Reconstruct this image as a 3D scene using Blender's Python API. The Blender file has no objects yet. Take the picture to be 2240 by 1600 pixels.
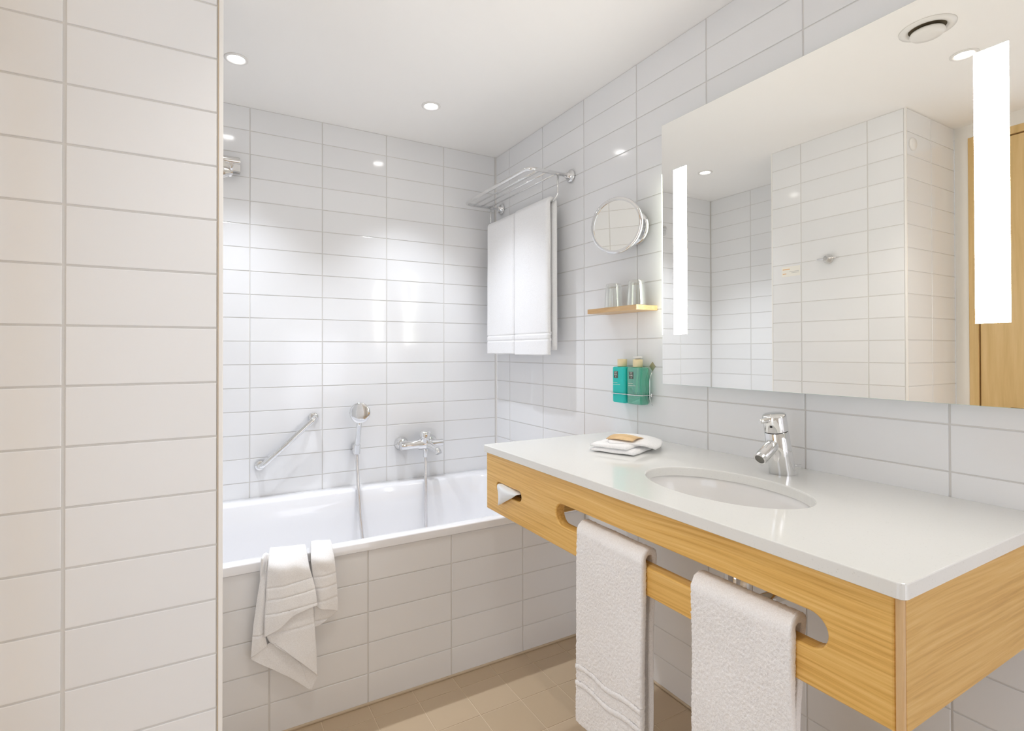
import bpy, bmesh, math, random
from mathutils import Vector, Matrix, noise

random.seed(7)
S = bpy.context.scene
COL = S.collection
PI = math.pi

# ------------------------------------------------------------------ camera
cam_d = bpy.data.cameras.new('camera')
cam = bpy.data.objects.new('camera', cam_d)
COL.objects.link(cam)
_F = Vector((0.48186222, 0.87622251, 0.00655123))
_R = Vector((0.87624585, -0.48186023, -0.00198258))
_U = Vector((-0.00141959, -0.00669582, 0.99997658))
_m = Matrix((_R, _U, -_F)).transposed().to_4x4()
_m.translation = Vector((-1.37603667, -2.43147801, 1.15670969))
cam.matrix_world = _m
cam_d.sensor_width = 36.0
cam_d.lens = 36.0 * 1135.34 / 2240.0
cam_d.shift_x = 0.02134
cam_d.shift_y = -0.01747
cam_d.clip_start = 0.02
S.camera = cam

# ------------------------------------------------------------------ world, exposure
w = bpy.data.worlds.new('world'); S.world = w; w.use_nodes = True
w.node_tree.nodes['Background'].inputs[0].default_value = (0.9, 0.93, 1.0, 1)
w.node_tree.nodes['Background'].inputs[1].default_value = 0.3
S.view_settings.view_transform = 'Standard'
S.view_settings.look = 'None'
S.view_settings.gamma = 1.0
S.view_settings.use_curve_mapping = False
S.view_settings.exposure = 0.91
try:
    S.cycles.diffuse_bounces = 8
    S.cycles.glossy_bounces = 6
    S.cycles.transmission_bounces = 10
    S.cycles.max_bounces = 12
    S.cycles.caustics_reflective = False
    S.cycles.caustics_refractive = False
    S.cycles.sample_clamp_indirect = 6.0
except Exception:
    pass

def tag(o, label=None, cat=None, group=None, kind=None):
    if label: o['label'] = label
    if cat: o['category'] = cat
    if group: o['group'] = group
    if kind: o['kind'] = kind
    return o

# ceiling downlights: the lamp's light sits just under each lens
COOL = (0.86, 0.91, 1.0); NEUT = (1.0, 0.95, 0.895); WARM = (1.0, 0.80, 0.55)
LIGHTS = [
    ('tub', -0.534, -0.383, COOL, 23),
    ('tub', -1.279, -0.383, COOL, 24),
    ('room', -1.06, -1.64, NEUT, 10),
]
for (n, x, y, c, e) in LIGHTS:
    ld = bpy.data.lights.new('downlight_bulb', 'SPOT')
    ld.energy = e; ld.color = c; ld.shadow_soft_size = 0.018
    ld.spot_size = math.radians(90); ld.spot_blend = 1.0
    lo = bpy.data.objects.new('downlight_bulb', ld); COL.objects.link(lo)
    lo.location = (x, y, 2.188)

# added fill light on the left, set in a made-up door opening
ad = bpy.data.lights.new('entrance_fill', 'AREA'); ad.shape = 'RECTANGLE'; ad.size = 0.6; ad.size_y = 1.9
ad.energy = 3.2; ad.color = (0.70, 0.82, 1.0)
ao = bpy.data.objects.new('entrance_fill', ad); COL.objects.link(ao)
ao.location = (-1.90, -2.01, 1.05); ao.rotation_euler = (PI/2, 0, math.radians(-90))

rd = bpy.data.lights.new('rear_fill', 'AREA'); rd.shape = 'RECTANGLE'; rd.size = 0.9; rd.size_y = 1.2  # added fill behind the camera
rd.energy = 4.0; rd.color = (0.88, 0.90, 1.0)
ro = bpy.data.objects.new('rear_fill', rd); COL.objects.link(ro)
ro.location = (-0.50, -3.17, 0.75); ro.rotation_euler = (PI/2, 0, math.radians(12))

# ------------------------------------------------------------------ materials
def lin(r, g, b):
    f = lambda v: (v/255/12.92) if v/255 <= 0.04045 else ((v/255+0.055)/1.055)**2.4
    return (f(r), f(g), f(b), 1)

def mat(name, col, rough=0.5, metal=0.0, **kw):
    m = bpy.data.materials.new(name); m.use_nodes = True
    b = m.node_tree.nodes['Principled BSDF']
    b.inputs['Base Color'].default_value = tuple(col[:3]) + (1,)
    b.inputs['Roughness'].default_value = rough
    b.inputs['Metallic'].default_value = metal
    for k, v in kw.items():
        b.inputs[k.replace('_', ' ')].default_value = v
    return m

def N(m, t, **kw):
    n = m.node_tree.nodes.new(t)
    for k, v in kw.items():
        if k in n.inputs: n.inputs[k].default_value = v
        else: setattr(n, k, v)
    return n

def L(m, a, ao, b, bi):
    m.node_tree.links.new(a.outputs[ao], b.inputs[bi])

def add_noise_colour(m, c1, c2, scale, detail=3.0, mapping=None, lo=0.35, hi=0.65):
    b = m.node_tree.nodes['Principled BSDF']
    tc = N(m, 'ShaderNodeTexCoord')
    mp = N(m, 'ShaderNodeMapping')
    if mapping: mp.inputs['Scale'].default_value = mapping
    n = N(m, 'ShaderNodeTexNoise', Scale=scale, Detail=detail)
    r = N(m, 'ShaderNodeValToRGB')
    r.color_ramp.elements[0].position = lo; r.color_ramp.elements[1].position = hi
    r.color_ramp.elements[0].color = tuple(c1[:3]) + (1,); r.color_ramp.elements[1].color = tuple(c2[:3]) + (1,)
    L(m, tc, 'Object', mp, 'Vector'); L(m, mp, 'Vector', n, 'Vector'); L(m, n, 'Fac', r, 'Fac')
    L(m, r, 'Color', b, 'Base Color')
    return r

def add_bump(m, scale, strength, dist=0.001, detail=2.0, mapping=None, voronoi=False):
    b = m.node_tree.nodes['Principled BSDF']
    tc = N(m, 'ShaderNodeTexCoord')
    mp = N(m, 'ShaderNodeMapping')
    if mapping: mp.inputs['Scale'].default_value = mapping
    if voronoi:
        n = N(m, 'ShaderNodeTexVoronoi', Scale=scale); out = 'Distance'
    else:
        n = N(m, 'ShaderNodeTexNoise', Scale=scale, Detail=detail); out = 'Fac'
    bp = N(m, 'ShaderNodeBump', Strength=strength, Distance=dist)
    L(m, tc, 'Object', mp, 'Vector'); L(m, mp, 'Vector', n, 'Vector'); L(m, n, out, bp, 'Height')
    L(m, bp, 'Normal', b, 'Normal')

# glazed wall tile: white with a very slight unevenness per tile, glossy
m_tile = mat('glazed_white_tile', (0.80, 0.80, 0.805), 0.10)
_b = m_tile.node_tree.nodes['Principled BSDF']
_oi = N(m_tile, 'ShaderNodeObjectInfo')
_rp = N(m_tile, 'ShaderNodeValToRGB')
_rp.color_ramp.elements[0].color = (0.822, 0.825, 0.832, 1); _rp.color_ramp.elements[1].color = (0.848, 0.851, 0.858, 1)
L(m_tile, _oi, 'Random', _rp, 'Fac'); L(m_tile, _rp, 'Color', _b, 'Base Color')
add_bump(m_tile, 9.0, 0.10, 0.002, 1.0)
m_grout = mat('wall_grout', (0.70, 0.685, 0.66), 0.85)
add_bump(m_grout, 400, 0.3, 0.0005)
m_floor = mat('floor_tile_taupe', (0.34, 0.265, 0.195), 0.32)
_b = m_floor.node_tree.nodes['Principled BSDF']
_oi = N(m_floor, 'ShaderNodeObjectInfo')
_rp = N(m_floor, 'ShaderNodeValToRGB')
_rp.color_ramp.elements[0].color = (0.50, 0.385, 0.255, 1); _rp.color_ramp.elements[1].color = (0.54, 0.42, 0.285, 1)
L(m_floor, _oi, 'Random', _rp, 'Fac'); L(m_floor, _rp, 'Color', _b, 'Base Color')
add_bump(m_floor, 60, 0.06, 0.001)
m_fgrout = mat('floor_grout', (0.70, 0.58, 0.43), 0.85)
m_ceil = mat('ceiling_paint', (0.93, 0.912, 0.885), 0.75)
add_bump(m_ceil, 120, 0.08, 0.0006)
m_paint = mat('cream_wall_paint', (0.82, 0.80, 0.76), 0.7)
add_bump(m_paint, 120, 0.1, 0.0006)
m_trim = mat('white_corner_profile', (0.88, 0.86, 0.83), 0.4)
m_gtrim = mat('beige_silicone', (0.58, 0.47, 0.33), 0.5)
m_enamel = mat('white_bath_enamel', (0.87, 0.87, 0.885), 0.08, Coat_Weight=0.4)
m_chrome = mat('chrome', (0.80, 0.80, 0.80), 0.05, 1.0)
m_chrome_s = mat('satin_chrome', (0.70, 0.69, 0.67), 0.22, 1.0)
m_hose = mat('shower_hose_metal', (0.72, 0.70, 0.70), 0.25, 0.8)
m_black = mat('dark_rubber', (0.03, 0.03, 0.03), 0.5)
m_plast = mat('white_plastic', (0.82, 0.80, 0.77), 0.35)
m_stone = mat('white_quartz_stone', (0.86, 0.86, 0.83), 0.09)
add_noise_colour(m_stone, (0.70, 0.70, 0.67), (0.79, 0.79, 0.765), 320, 2.0, lo=0.22, hi=0.36)
m_ceramic = mat('white_ceramic', (0.84, 0.83, 0.82), 0.07, Coat_Weight=0.4)
m_mirror = mat('mirror_glass', (0.945, 0.935, 0.895), 0.0, 1.0)
m_edge = mat('glass_edge', (0.62, 0.72, 0.66), 0.15)
m_house = mat('mirror_housing', (0.75, 0.76, 0.75), 0.4)

def emis(name, col, s):
    m = bpy.data.materials.new(name); m.use_nodes = True
    nt = m.node_tree; nt.nodes.clear()
    e = nt.nodes.new('ShaderNodeEmission'); o = nt.nodes.new('ShaderNodeOutputMaterial')
    e.inputs[0].default_value = tuple(col) + (1,); e.inputs[1].default_value = s
    nt.links.new(e.outputs[0], o.inputs[0])
    return m
m_strip = emis('frosted_light_strip', (1.0, 0.965, 0.90), 20)
m_side = emis('side_diffuser', (0.97, 1.0, 0.84), 3.2)
m_lens = emis('downlight_lens', (1.0, 0.98, 0.96), 14.0)

def glass_mat(name, col, rough=0.0, ior=1.45):
    m = mat(name, col, rough); b = m.node_tree.nodes['Principled BSDF']
    b.inputs['Transmission Weight'].default_value = 1.0; b.inputs['IOR'].default_value = ior
    return m
def clear_mat(name, tint, body=None, body_fac=0.0, edge=0.55):
    m = bpy.data.materials.new(name); m.use_nodes = True
    nt = m.node_tree; nt.nodes.clear()
    out = nt.nodes.new('ShaderNodeOutputMaterial'); tr = nt.nodes.new('ShaderNodeBsdfTransparent'); gl = nt.nodes.new('ShaderNodeBsdfGlossy')
    tr.inputs[0].default_value = tuple(tint) + (1,); gl.inputs['Roughness'].default_value = 0.02; gl.inputs[0].default_value = (1, 1, 1, 1)
    lw = nt.nodes.new('ShaderNodeLayerWeight'); lw.inputs[0].default_value = 0.35
    mr = nt.nodes.new('ShaderNodeMapRange'); mr.inputs[3].default_value = 0.05; mr.inputs[4].default_value = edge
    nt.links.new(lw.outputs['Facing'], mr.inputs[0])
    mx = nt.nodes.new('ShaderNodeMixShader'); nt.links.new(mr.outputs[0], mx.inputs[0])
    base = tr
    if body:
        df = nt.nodes.new('ShaderNodeBsdfDiffuse'); df.inputs[0].default_value = tuple(body) + (1,)
        m2 = nt.nodes.new('ShaderNodeMixShader'); m2.inputs[0].default_value = body_fac
        nt.links.new(tr.outputs[0], m2.inputs[1]); nt.links.new(df.outputs[0], m2.inputs[2]); base = m2
    nt.links.new(base.outputs[0], mx.inputs[1]); nt.links.new(gl.outputs[0], mx.inputs[2]); nt.links.new(mx.outputs[0], out.inputs[0])
    return m
m_glass = clear_mat('clear_glass', (0.955, 0.965, 0.955), None, 0, 0.75)
m_green = clear_mat('translucent_green_bottle', (0.30, 0.86, 0.68), (0.10, 0.62, 0.46), 0.35, 0.5)
m_liquid = mat('green_soap_inside', (0.03, 0.42, 0.31), 0.3)
m_teal = mat('opaque_teal_bottle', (0.012, 0.53, 0.47), 0.42)
m_cap = mat('cream_bottle_cap', (0.80, 0.68, 0.42), 0.35)
m_logo = mat('dark_label_square', (0.09, 0.10, 0.085), 0.6)
m_print = mat('pale_print', (0.78, 0.80, 0.72), 0.6)
m_tissue = mat('white_tissue', (0.90, 0.90, 0.91), 0.9, Subsurface_Weight=0.1)
add_bump(m_tissue, 60, 0.3, 0.002)
m_soap = mat('tan_paper_wrapper', (0.72, 0.50, 0.26), 0.6)
add_noise_colour(m_soap, (0.66, 0.44, 0.22), (0.78, 0.56, 0.31), 40)
m_box = mat('tissue_box_card', (0.30, 0.17, 0.05), 0.8)
m_sticker = mat('white_sticker', (0.86, 0.84, 0.78), 0.5)
m_orange = mat('orange_print', (0.80, 0.50, 0.25), 0.6)
m_grey = mat('grey_print', (0.55, 0.54, 0.52), 0.6)
m_dark = mat('dark_gap', (0.05, 0.035, 0.015), 0.8)

def terry(name, c, bump=0.6, scale=420):
    m = mat(name, c, 0.95)
    b = m.node_tree.nodes['Principled BSDF']
    b.inputs['Sheen Weight'].default_value = 0.4
    b.inputs['Sheen Roughness'].default_value = 0.6
    tc = N(m, 'ShaderNodeTexCoord')
    n1 = N(m, 'ShaderNodeTexNoise', Scale=scale, Detail=3.0)
    n2 = N(m, 'ShaderNodeTexNoise', Scale=scale * 0.12, Detail=2.0)
    mx = N(m, 'ShaderNodeMath', operation='ADD')
    bp = N(m, 'ShaderNodeBump', Strength=bump, Distance=0.002)
    L(m, tc, 'Object', n1, 'Vector'); L(m, tc, 'Object', n2, 'Vector')
    L(m, n1, 'Fac', mx, 0); L(m, n2, 'Fac', mx, 1); L(m, mx, 0, bp, 'Height'); L(m, bp, 'Normal', b, 'Normal')
    r = N(m, 'ShaderNodeValToRGB')
    r.color_ramp.elements[0].position = 0.3; r.color_ramp.elements[1].position = 0.62
    r.color_ramp.elements[0].color = (c[0]*0.90, c[1]*0.89, c[2]*0.88, 1); r.color_ramp.elements[1].color = tuple(c) + (1,)
    L(m, n1, 'Fac', r, 'Fac'); L(m, r, 'Color', b, 'Base Color')
    return m
m_terry = terry('white_terry', (0.935, 0.92, 0.915), 0.6, 460)
m_cotton = terry('white_woven_cotton', (0.92, 0.92, 0.925), 0.12, 420)

def wood(name, mapping, c1, c2, c3, seed=0.0):
    m = mat(name, c2, 0.36)
    b = m.node_tree.nodes['Principled BSDF']
    tc = N(m, 'ShaderNodeTexCoord')
    warp = N(m, 'ShaderNodeTexNoise', Scale=1.6, Detail=1.0)
    wm = N(m, 'ShaderNodeVectorMath', operation='MULTIPLY_ADD')
    wm.inputs[1].default_value = (0.05, 0.05, 0.05)
    L(m, tc, 'Object', warp, 'Vector'); L(m, warp, 'Color', wm, 0); L(m, tc, 'Object', wm, 2)
    mp = N(m, 'ShaderNodeMapping'); mp.inputs['Scale'].default_value = mapping
    mp.inputs['Location'].default_value = (seed, seed, seed)
    L(m, wm, 0, mp, 'Vector')
    n1 = N(m, 'ShaderNodeTexNoise', Scale=1.0, Detail=5.0, Roughness=0.62)
    L(m, mp, 'Vector', n1, 'Vector')
    r = N(m, 'ShaderNodeValToRGB')
    e = r.color_ramp.elements
    e[0].position = 0.30; e[0].color = c1 + (1,)
    e[1].position = 0.70; e[1].color = c3 + (1,)
    k = e.new(0.5); k.color = c2 + (1,)
    L(m, n1, 'Fac', r, 'Fac'); L(m, r, 'Color', b, 'Base Color')
    bp = N(m, 'ShaderNodeBump', Strength=0.12, Distance=0.0006)
    L(m, n1, 'Fac', bp, 'Height'); L(m, bp, 'Normal', b, 'Normal')
    return m
W1, W2, W3 = (0.62, 0.335, 0.075), (0.77, 0.46, 0.125), (0.85, 0.555, 0.20)
m_wood_y = wood('oak_grain_along_front', (120, 2.4, 175), W1, W2, W3)
m_wood_x = wood('oak_side_shaded', (2.4, 120, 165), tuple(v*0.86 for v in W1), tuple(v*0.86 for v in W2), tuple(v*0.86 for v in W3), 3.0)  # same oak darkened, the weaker light on the side put into its colour
m_wood_z = wood('oak_end_strip', (60, 60, 3), (0.56, 0.35, 0.16), (0.66, 0.43, 0.21), (0.72, 0.49, 0.26), 5.0)
m_shelf = wood('oak_shelf', (60, 4, 60), (0.56, 0.34, 0.15), (0.66, 0.43, 0.21), (0.72, 0.50, 0.27), 8.0)
m_door = wood('maple_door', (40, 40, 1.6), (0.62, 0.42, 0.17), (0.70, 0.49, 0.22), (0.76, 0.55, 0.27), 2.0)

# ------------------------------------------------------------------ mesh helpers
def link(name, me, m=None, parent=None):
    o = bpy.data.objects.new(name, me)
    COL.objects.link(o)
    if m is not None and len(me.materials) == 0: me.materials.append(m)
    if parent is not None: o.parent = parent
    return o

def empty(name, loc=(0, 0, 0), rz=0.0):
    o = bpy.data.objects.new(name, None); COL.objects.link(o)
    o.location = loc; o.rotation_euler = (0, 0, rz); o.empty_display_size = 0.05
    return o

def me_from(name, vs, fs, smooth=False):
    me = bpy.data.meshes.new(name); me.from_pydata([tuple(v) for v in vs], [], fs); me.update()
    bm = bmesh.new(); bm.from_mesh(me); bmesh.ops.recalc_face_normals(bm, faces=bm.faces); bm.to_mesh(me); bm.free()
    if smooth:
        for p in me.polygons: p.use_smooth = True
    return me

class MB:
    def __init__(s): s.v = []; s.f = []; s.sm = []
    def add(s, vs, fs, smooth=False):
        k = len(s.v); s.v += [Vector(v) for v in vs]
        s.f += [tuple(i + k for i in f) for f in fs]; s.sm += [smooth] * len(fs)
        return s
    def box(s, x0, x1, y0, y1, z0, z1, bev=0.0, seg=2):
        bm = bmesh.new(); bmesh.ops.create_cube(bm, size=1)
        for v in bm.verts:
            v.co = Vector(((x0+x1)/2 + v.co.x*abs(x1-x0), (y0+y1)/2 + v.co.y*abs(y1-y0), (z0+z1)/2 + v.co.z*abs(z1-z0)))
        if bev > 0:
            bmesh.ops.bevel(bm, geom=list(bm.edges), offset=bev, segments=seg, affect='EDGES', profile=0.5)
        s._bm(bm, False); return s
    def _bm(s, bm, smooth):
        bm.verts.ensure_lookup_table(); bm.verts.index_update()
        s.add([v.co.copy() for v in bm.verts], [tuple(v.index for v in f.verts) for f in bm.faces], smooth); bm.free()
    def tube(s, pts, r, n=14, caps=True, radii=None):
        pts = [Vector(p) for p in pts]; rings = []
        t0 = (pts[1] - pts[0]).normalized()
        up = Vector((0, 0, 1)) if abs(t0.z) < 0.9 else Vector((1, 0, 0))
        a = t0.cross(up).normalized(); vs = []
        for i, p in enumerate(pts):
            if i == 0: t = t0
            elif i == len(pts)-1: t = (pts[i]-pts[i-1]).normalized()
            else: t = ((pts[i]-pts[i-1]).normalized() + (pts[i+1]-pts[i]).normalized()).normalized()
            a = (a - t*a.dot(t)).normalized(); b = t.cross(a)
            rr = radii[i] if radii else r
            for k in range(n):
                th = 2*PI*k/n; vs.append(p + (a*math.cos(th) + b*math.sin(th))*rr)
        fs = []
        for i in range(len(pts)-1):
            for k in range(n):
                fs.append((i*n+k, i*n+(k+1) % n, (i+1)*n+(k+1) % n, (i+1)*n+k))
        s.add(vs, fs, True)
        if caps:
            k0 = len(s.v) - len(vs)
            s.f.append(tuple(range(k0, k0+n))[::-1]); s.sm.append(False)
            s.f.append(tuple(range(k0+(len(pts)-1)*n, k0+len(pts)*n))); s.sm.append(False)
        return s
    def lathe(s, o, axis, prof, n=32, smooth=True):
        # prof: list of (distance along axis, radius)
        o = Vector(o); ax = Vector(axis).normalized()
        up = Vector((0, 0, 1)) if abs(ax.z) < 0.9 else Vector((1, 0, 0))
        a = ax.cross(up).normalized(); b = ax.cross(a)
        vs = []; fs = []
        for (h, r) in prof:
            for k in range(n):
                th = 2*PI*k/n; vs.append(o + ax*h + (a*math.cos(th)+b*math.sin(th))*max(r, 1e-5))
        for i in range(len(prof)-1):
            for k in range(n):
                fs.append((i*n+k, i*n+(k+1) % n, (i+1)*n+(k+1) % n, (i+1)*n+k))
        s.add(vs, fs, smooth)
        k0 = len(s.v)-len(vs)
        if prof[0][1] > 1e-4: s.f.append(tuple(range(k0, k0+n))); s.sm.append(False)
        if prof[-1][1] > 1e-4: s.f.append(tuple(range(k0+(len(prof)-1)*n, k0+len(prof)*n))[::-1]); s.sm.append(False)
        return s
    def loft(s, rings, smooth=True, cap0=False, cap1=False):
        n = len(rings[0]); k0 = len(s.v); vs = [p for r in rings for p in r]; fs = []
        for i in range(len(rings)-1):
            for k in range(n):
                fs.append((i*n+k, i*n+(k+1) % n, (i+1)*n+(k+1) % n, (i+1)*n+k))
        s.add(vs, fs, smooth)
        if cap0: s.f.append(tuple(range(k0, k0+n))); s.sm.append(smooth)
        if cap1: s.f.append(tuple(range(k0+(len(rings)-1)*n, k0+len(rings)*n))[::-1]); s.sm.append(smooth)
        return s
    def build(s, name, m, parent=None, bevel=0, auto=None):
        me = bpy.data.meshes.new(name); me.from_pydata([tuple(v) for v in s.v], [], s.f); me.update()
        bm = bmesh.new(); bm.from_mesh(me); bmesh.ops.recalc_face_normals(bm, faces=bm.faces); bm.to_mesh(me); bm.free()
        if len(me.polygons) == len(s.sm):
            for p, q in zip(me.polygons, s.sm): p.use_smooth = q
        if auto is not None:
            for p in me.polygons: p.use_smooth = True
            try: me.set_sharp_from_angle(angle=auto)
            except Exception: pass
        me.materials.append(m)
        return link(name, me, None, parent)

def rrect(cx, cy, hx, hy, r, z, n=8):
    pts = []
    for (sx, sy, a0) in ((1, 1, 0), (-1, 1, PI/2), (-1, -1, PI), (1, -1, 1.5*PI)):
        for k in range(n+1):
            a = a0 + (PI/2)*k/n
            pts.append(Vector((cx + sx*(hx-r) + r*math.cos(a), cy + sy*(hy-r) + r*math.sin(a), z)))
    return pts

def round_path(pts, rad, n=6):
    pts = [Vector(p) for p in pts]; out = [pts[0]]
    for i in range(1, len(pts)-1):
        a = (pts[i-1]-pts[i]); b = (pts[i+1]-pts[i])
        d = min(rad, a.length*0.49, b.length*0.49)
        p0 = pts[i] + a.normalized()*d; p1 = pts[i] + b.normalized()*d
        for k in range(n+1):
            t = k/n; out.append(p0*(1-t)**2 + pts[i]*2*t*(1-t) + p1*t*t)
    out.append(pts[-1]); return out

def catmull(P, n):
    P = [Vector(p) for p in P]; out = []
    for i in range(len(P)-1):
        p0 = P[max(i-1, 0)]; p1 = P[i]; p2 = P[i+1]; p3 = P[min(i+2, len(P)-1)]
        for k in range(n):
            t = k/n
            out.append(0.5*((2*p1) + (p2-p0)*t + (2*p0-5*p1+4*p2-p3)*t*t + (3*p1-p0-3*p2+p3)*t**3))
    out.append(P[-1]); return out

def sheet(G, nu, nv):
    rows = [catmull(r, nu) for r in G]
    cols = [catmull([rows[i][j] for i in range(len(rows))], nv) for j in range(len(rows[0]))]
    return [[cols[j][i] for j in range(len(cols))] for i in range(len(cols[0]))]

def thick_grid(mb, g, th):
    """closed slab around a grid of points, rounded at its border"""
    R = len(g); Cn = len(g[0]); nr = []
    for i in range(R):
        row = []
        for j in range(Cn):
            a = g[min(i+1, R-1)][j] - g[max(i-1, 0)][j]; b = g[i][min(j+1, Cn-1)] - g[i][max(j-1, 0)]
            q = b.cross(a); row.append(q.normalized() if q.length > 1e-12 else Vector((0, -1, 0)))
        nr.append(row)
    vs = []; h = th/2
    for s in (1, -1):
        for i in range(R):
            for j in range(Cn):
                e = 0.45 if (i in (0, R-1) or j in (0, Cn-1)) else 1.0
                vs.append(g[i][j] + nr[i][j]*h*s*e)
    o = R*Cn; fs = []
    for i in range(R-1):
        for j in range(Cn-1):
            a, b, c, d = i*Cn+j, i*Cn+j+1, (i+1)*Cn+j+1, (i+1)*Cn+j
            fs.append((a, b, c, d)); fs.append((o+d, o+c, o+b, o+a))
    bd = [(0, j) for j in range(Cn)] + [(i, Cn-1) for i in range(1, R)] + [(R-1, j) for j in range(Cn-2, -1, -1)] + [(i, 0) for i in range(R-2, 0, -1)]
    for k in range(len(bd)):
        a = bd[k]; b = bd[(k+1) % len(bd)]
        ia = a[0]*Cn+a[1]; ib = b[0]*Cn+b[1]
        fs.append((ia, o+ia, o+ib, ib))
    mb.add(vs, fs, True)

# ------------------------------------------------------------------ tiles
_tc = {}
def tile_mesh(axis, w, h, m, th, bev):
    """axis: 'x-' faces -X, 'y-' faces -Y, 'x+' faces +X, 'z+' faces up; w = extent in the first in-plane direction"""
    key = (axis, round(w, 4), round(h, 4), m.name)
    if key in _tc: return _tc[key]
    vs = []
    for (d, ins) in ((-th, 0.0), (-bev, 0.0), (-bev*0.25, bev*0.3), (0.0, bev)):
        for (a, b) in ((-1, -1), (1, -1), (1, 1), (-1, 1)):
            u = a*(w/2-ins); v = b*(h/2-ins)
            if axis == 'x-': vs.append((-d, u, v))
            elif axis == 'x+': vs.append((d, u, v))
            elif axis == 'y-': vs.append((u, -d, v))
            else: vs.append((u, v, d))
    fs = []
    for r in range(3):
        for k in range(4):
            fs.append((r*4+k, r*4+(k+1) % 4, (r+1)*4+(k+1) % 4, (r+1)*4+k))
    fs.append((12, 13, 14, 15))
    me = me_from('tile', vs, fs); me.materials.append(m)
    _tc[key] = me
    return me

def lay(parent, axis, plane, us, vs, m, gu, gv, th=0.006, bev=0.0013, tilt=0.0012):
    for i in range(len(us)-1):
        for j in range(len(vs)-1):
            w_ = us[i+1]-us[i]-gu; h_ = vs[j+1]-vs[j]-gv
            if w_ < 0.006 or h_ < 0.006: continue
            me = tile_mesh(axis, w_, h_, m, th, bev)
            o = bpy.data.objects.new('tile', me); COL.objects.link(o); o.parent = parent
            u = (us[i]+us[i+1])/2; v = (vs[j]+vs[j+1])/2
            if axis[0] == 'x': o.location = (plane, u, v); o.rotation_euler = (0, random.uniform(-tilt, tilt), random.uniform(-tilt, tilt))
            elif axis[0] == 'y': o.location = (u, plane, v); o.rotation_euler = (random.uniform(-tilt, tilt), 0, random.uniform(-tilt, tilt))
            else: o.location = (u, v, plane); o.rotation_euler = (random.uniform(-tilt, tilt)*0.4, random.uniform(-tilt, tilt)*0.4, 0)

def joints(lo, hi, first, pitch):
    out = [lo]; k = first
    while k - pitch > lo + 1e-6: k -= pitch
    while k < hi - 1e-6:
        if k > lo + 1e-6: out.append(k)
        k += pitch
    out.append(hi); return out

TW, GV, GU = 0.300, 0.0030, 0.0042
rows = [round(0.1*k, 3) for k in range(0, 23)]
BK = 0.0022         # joint depth
LX = -1.815         # left wall plane
YF = -3.20          # wall behind the camera

# ------------------------------------------------------------------ structure
def struct(name, mb, m):
    o = mb.build(name, m); tag(o, kind='structure'); return o

ceil = struct('ceiling', MB().box(LX-0.16, 0.1, YF-0.1, 0.1, 2.2, 2.3), m_ceil)
floor = struct('floor', MB().box(LX-0.16, 0.1, YF-0.1, 0.1, -0.10, -0.0015), m_fgrout)
lay(floor, 'z+', 0.0, joints(LX, -0.005, -0.156, 0.15), joints(YF, -0.742, -0.815, 0.15), m_floor, 0.0028, 0.0028, 0.006, 0.0009, 0.0006)

wr = struct('wall_right', MB().box(BK, 0.10, YF, 0.10, 0, 2.2), m_grout)
lay(wr, 'x-', 0.0, joints(YF, 0.0, -0.138, TW), rows, m_tile, GU, GV)
wb = struct('wall_back', MB().box(LX-0.1, BK, BK, 0.10, 0, 2.2), m_grout)
lay(wb, 'y-', 0.0, joints(LX, 0.0, -0.308, TW), [0.45] + [round(0.1*k, 3) for k in range(5, 23)], m_tile, GU, GV)
# masonry block between bath alcove and room (its front faces the camera, its end faces the bath)
XE, YP, YA = -1.3475, -1.346, -0.742
wp = struct('wall_partition', MB().box(LX, XE-BK, YP+BK, YA-0.002, 0, 2.2), m_grout)
lay(wp, 'y-', YP, joints(LX, XE-0.007, -1.5795, TW), rows, m_tile, 0.0050, 0.0034)
lay(wp, 'x+', XE, joints(YP+0.007, YA-0.004, -0.898, TW), rows, m_tile, GU, GV)
wl = struct('wall_left', MB().box(LX-0.10, LX-BK, YA, BK, 0, 2.2), m_grout)
lay(wl, 'x+', LX, joints(YA, 0.0, -0.30, TW), [0.45] + [round(0.1*k, 3) for k in range(5, 23)], m_tile, GU, GV)
# low tiled wall in front of the bath
wbf = struct('wall_bath_front', MB().box(LX, 0.0, YA+BK, YA+0.03, 0, 0.5045), m_grout)
lay(wbf, 'y-', YA, joints(XE+0.001, -0.001, -0.3053, TW), [0.0, 0.1, 0.2, 0.3, 0.4, 0.504], m_tile, 0.0046, 0.0034)
# entrance side wall, painted, with the door
DY0, DY1, DZ = -1.430, -2.33, 2.105
we = struct('wall_entrance', MB().box(LX-0.10, LX, -1.396, YP, 0, 2.2).box(LX-0.10, LX, DY1-0.034, -1.396, DZ+0.034, 2.2).box(LX-0.10, LX, YF, DY1-0.034, 0, 2.2), m_paint)
wh = struct('wall_fill_niche', MB().box(LX-0.16, LX-0.10, DY1-0.1, DY0+0.1, 0, 2.2), m_paint)  # added backing that closes the made-up opening behind the entrance fill
wf = struct('wall_front', MB().box(LX-0.1, 0.1, YF-0.1, YF, 0, 2.2), m_paint)
dr = empty('door_1', (LX, (DY0+DY1)/2, 0)); tag(dr, kind='structure')
def dpart(name, mb, m, par=None):
    o = mb.build(name, m); o.parent = par or dr
    o.matrix_parent_inverse = Matrix.Translation(-Vector(dr.location)) if par is None else Matrix()
    return o
dpart('door_frame', MB().box(LX-0.09, LX+0.004, DY0, DY0+0.034, 0, DZ+0.034, 0.002).box(LX-0.09, LX+0.004, DY1-0.034, DY1, 0, DZ+0.034, 0.002).box(LX-0.09, LX+0.004, DY1, DY0, DZ, DZ+0.034, 0.002), m_door)
dl = dpart('door_leaf', MB().box(LX-0.045, LX-0.003, -1.690, DY0-0.004, 0.008, DZ-0.005, 0.002), m_door)  # leaf cut short, the opening beside it made up for the fill light
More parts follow.
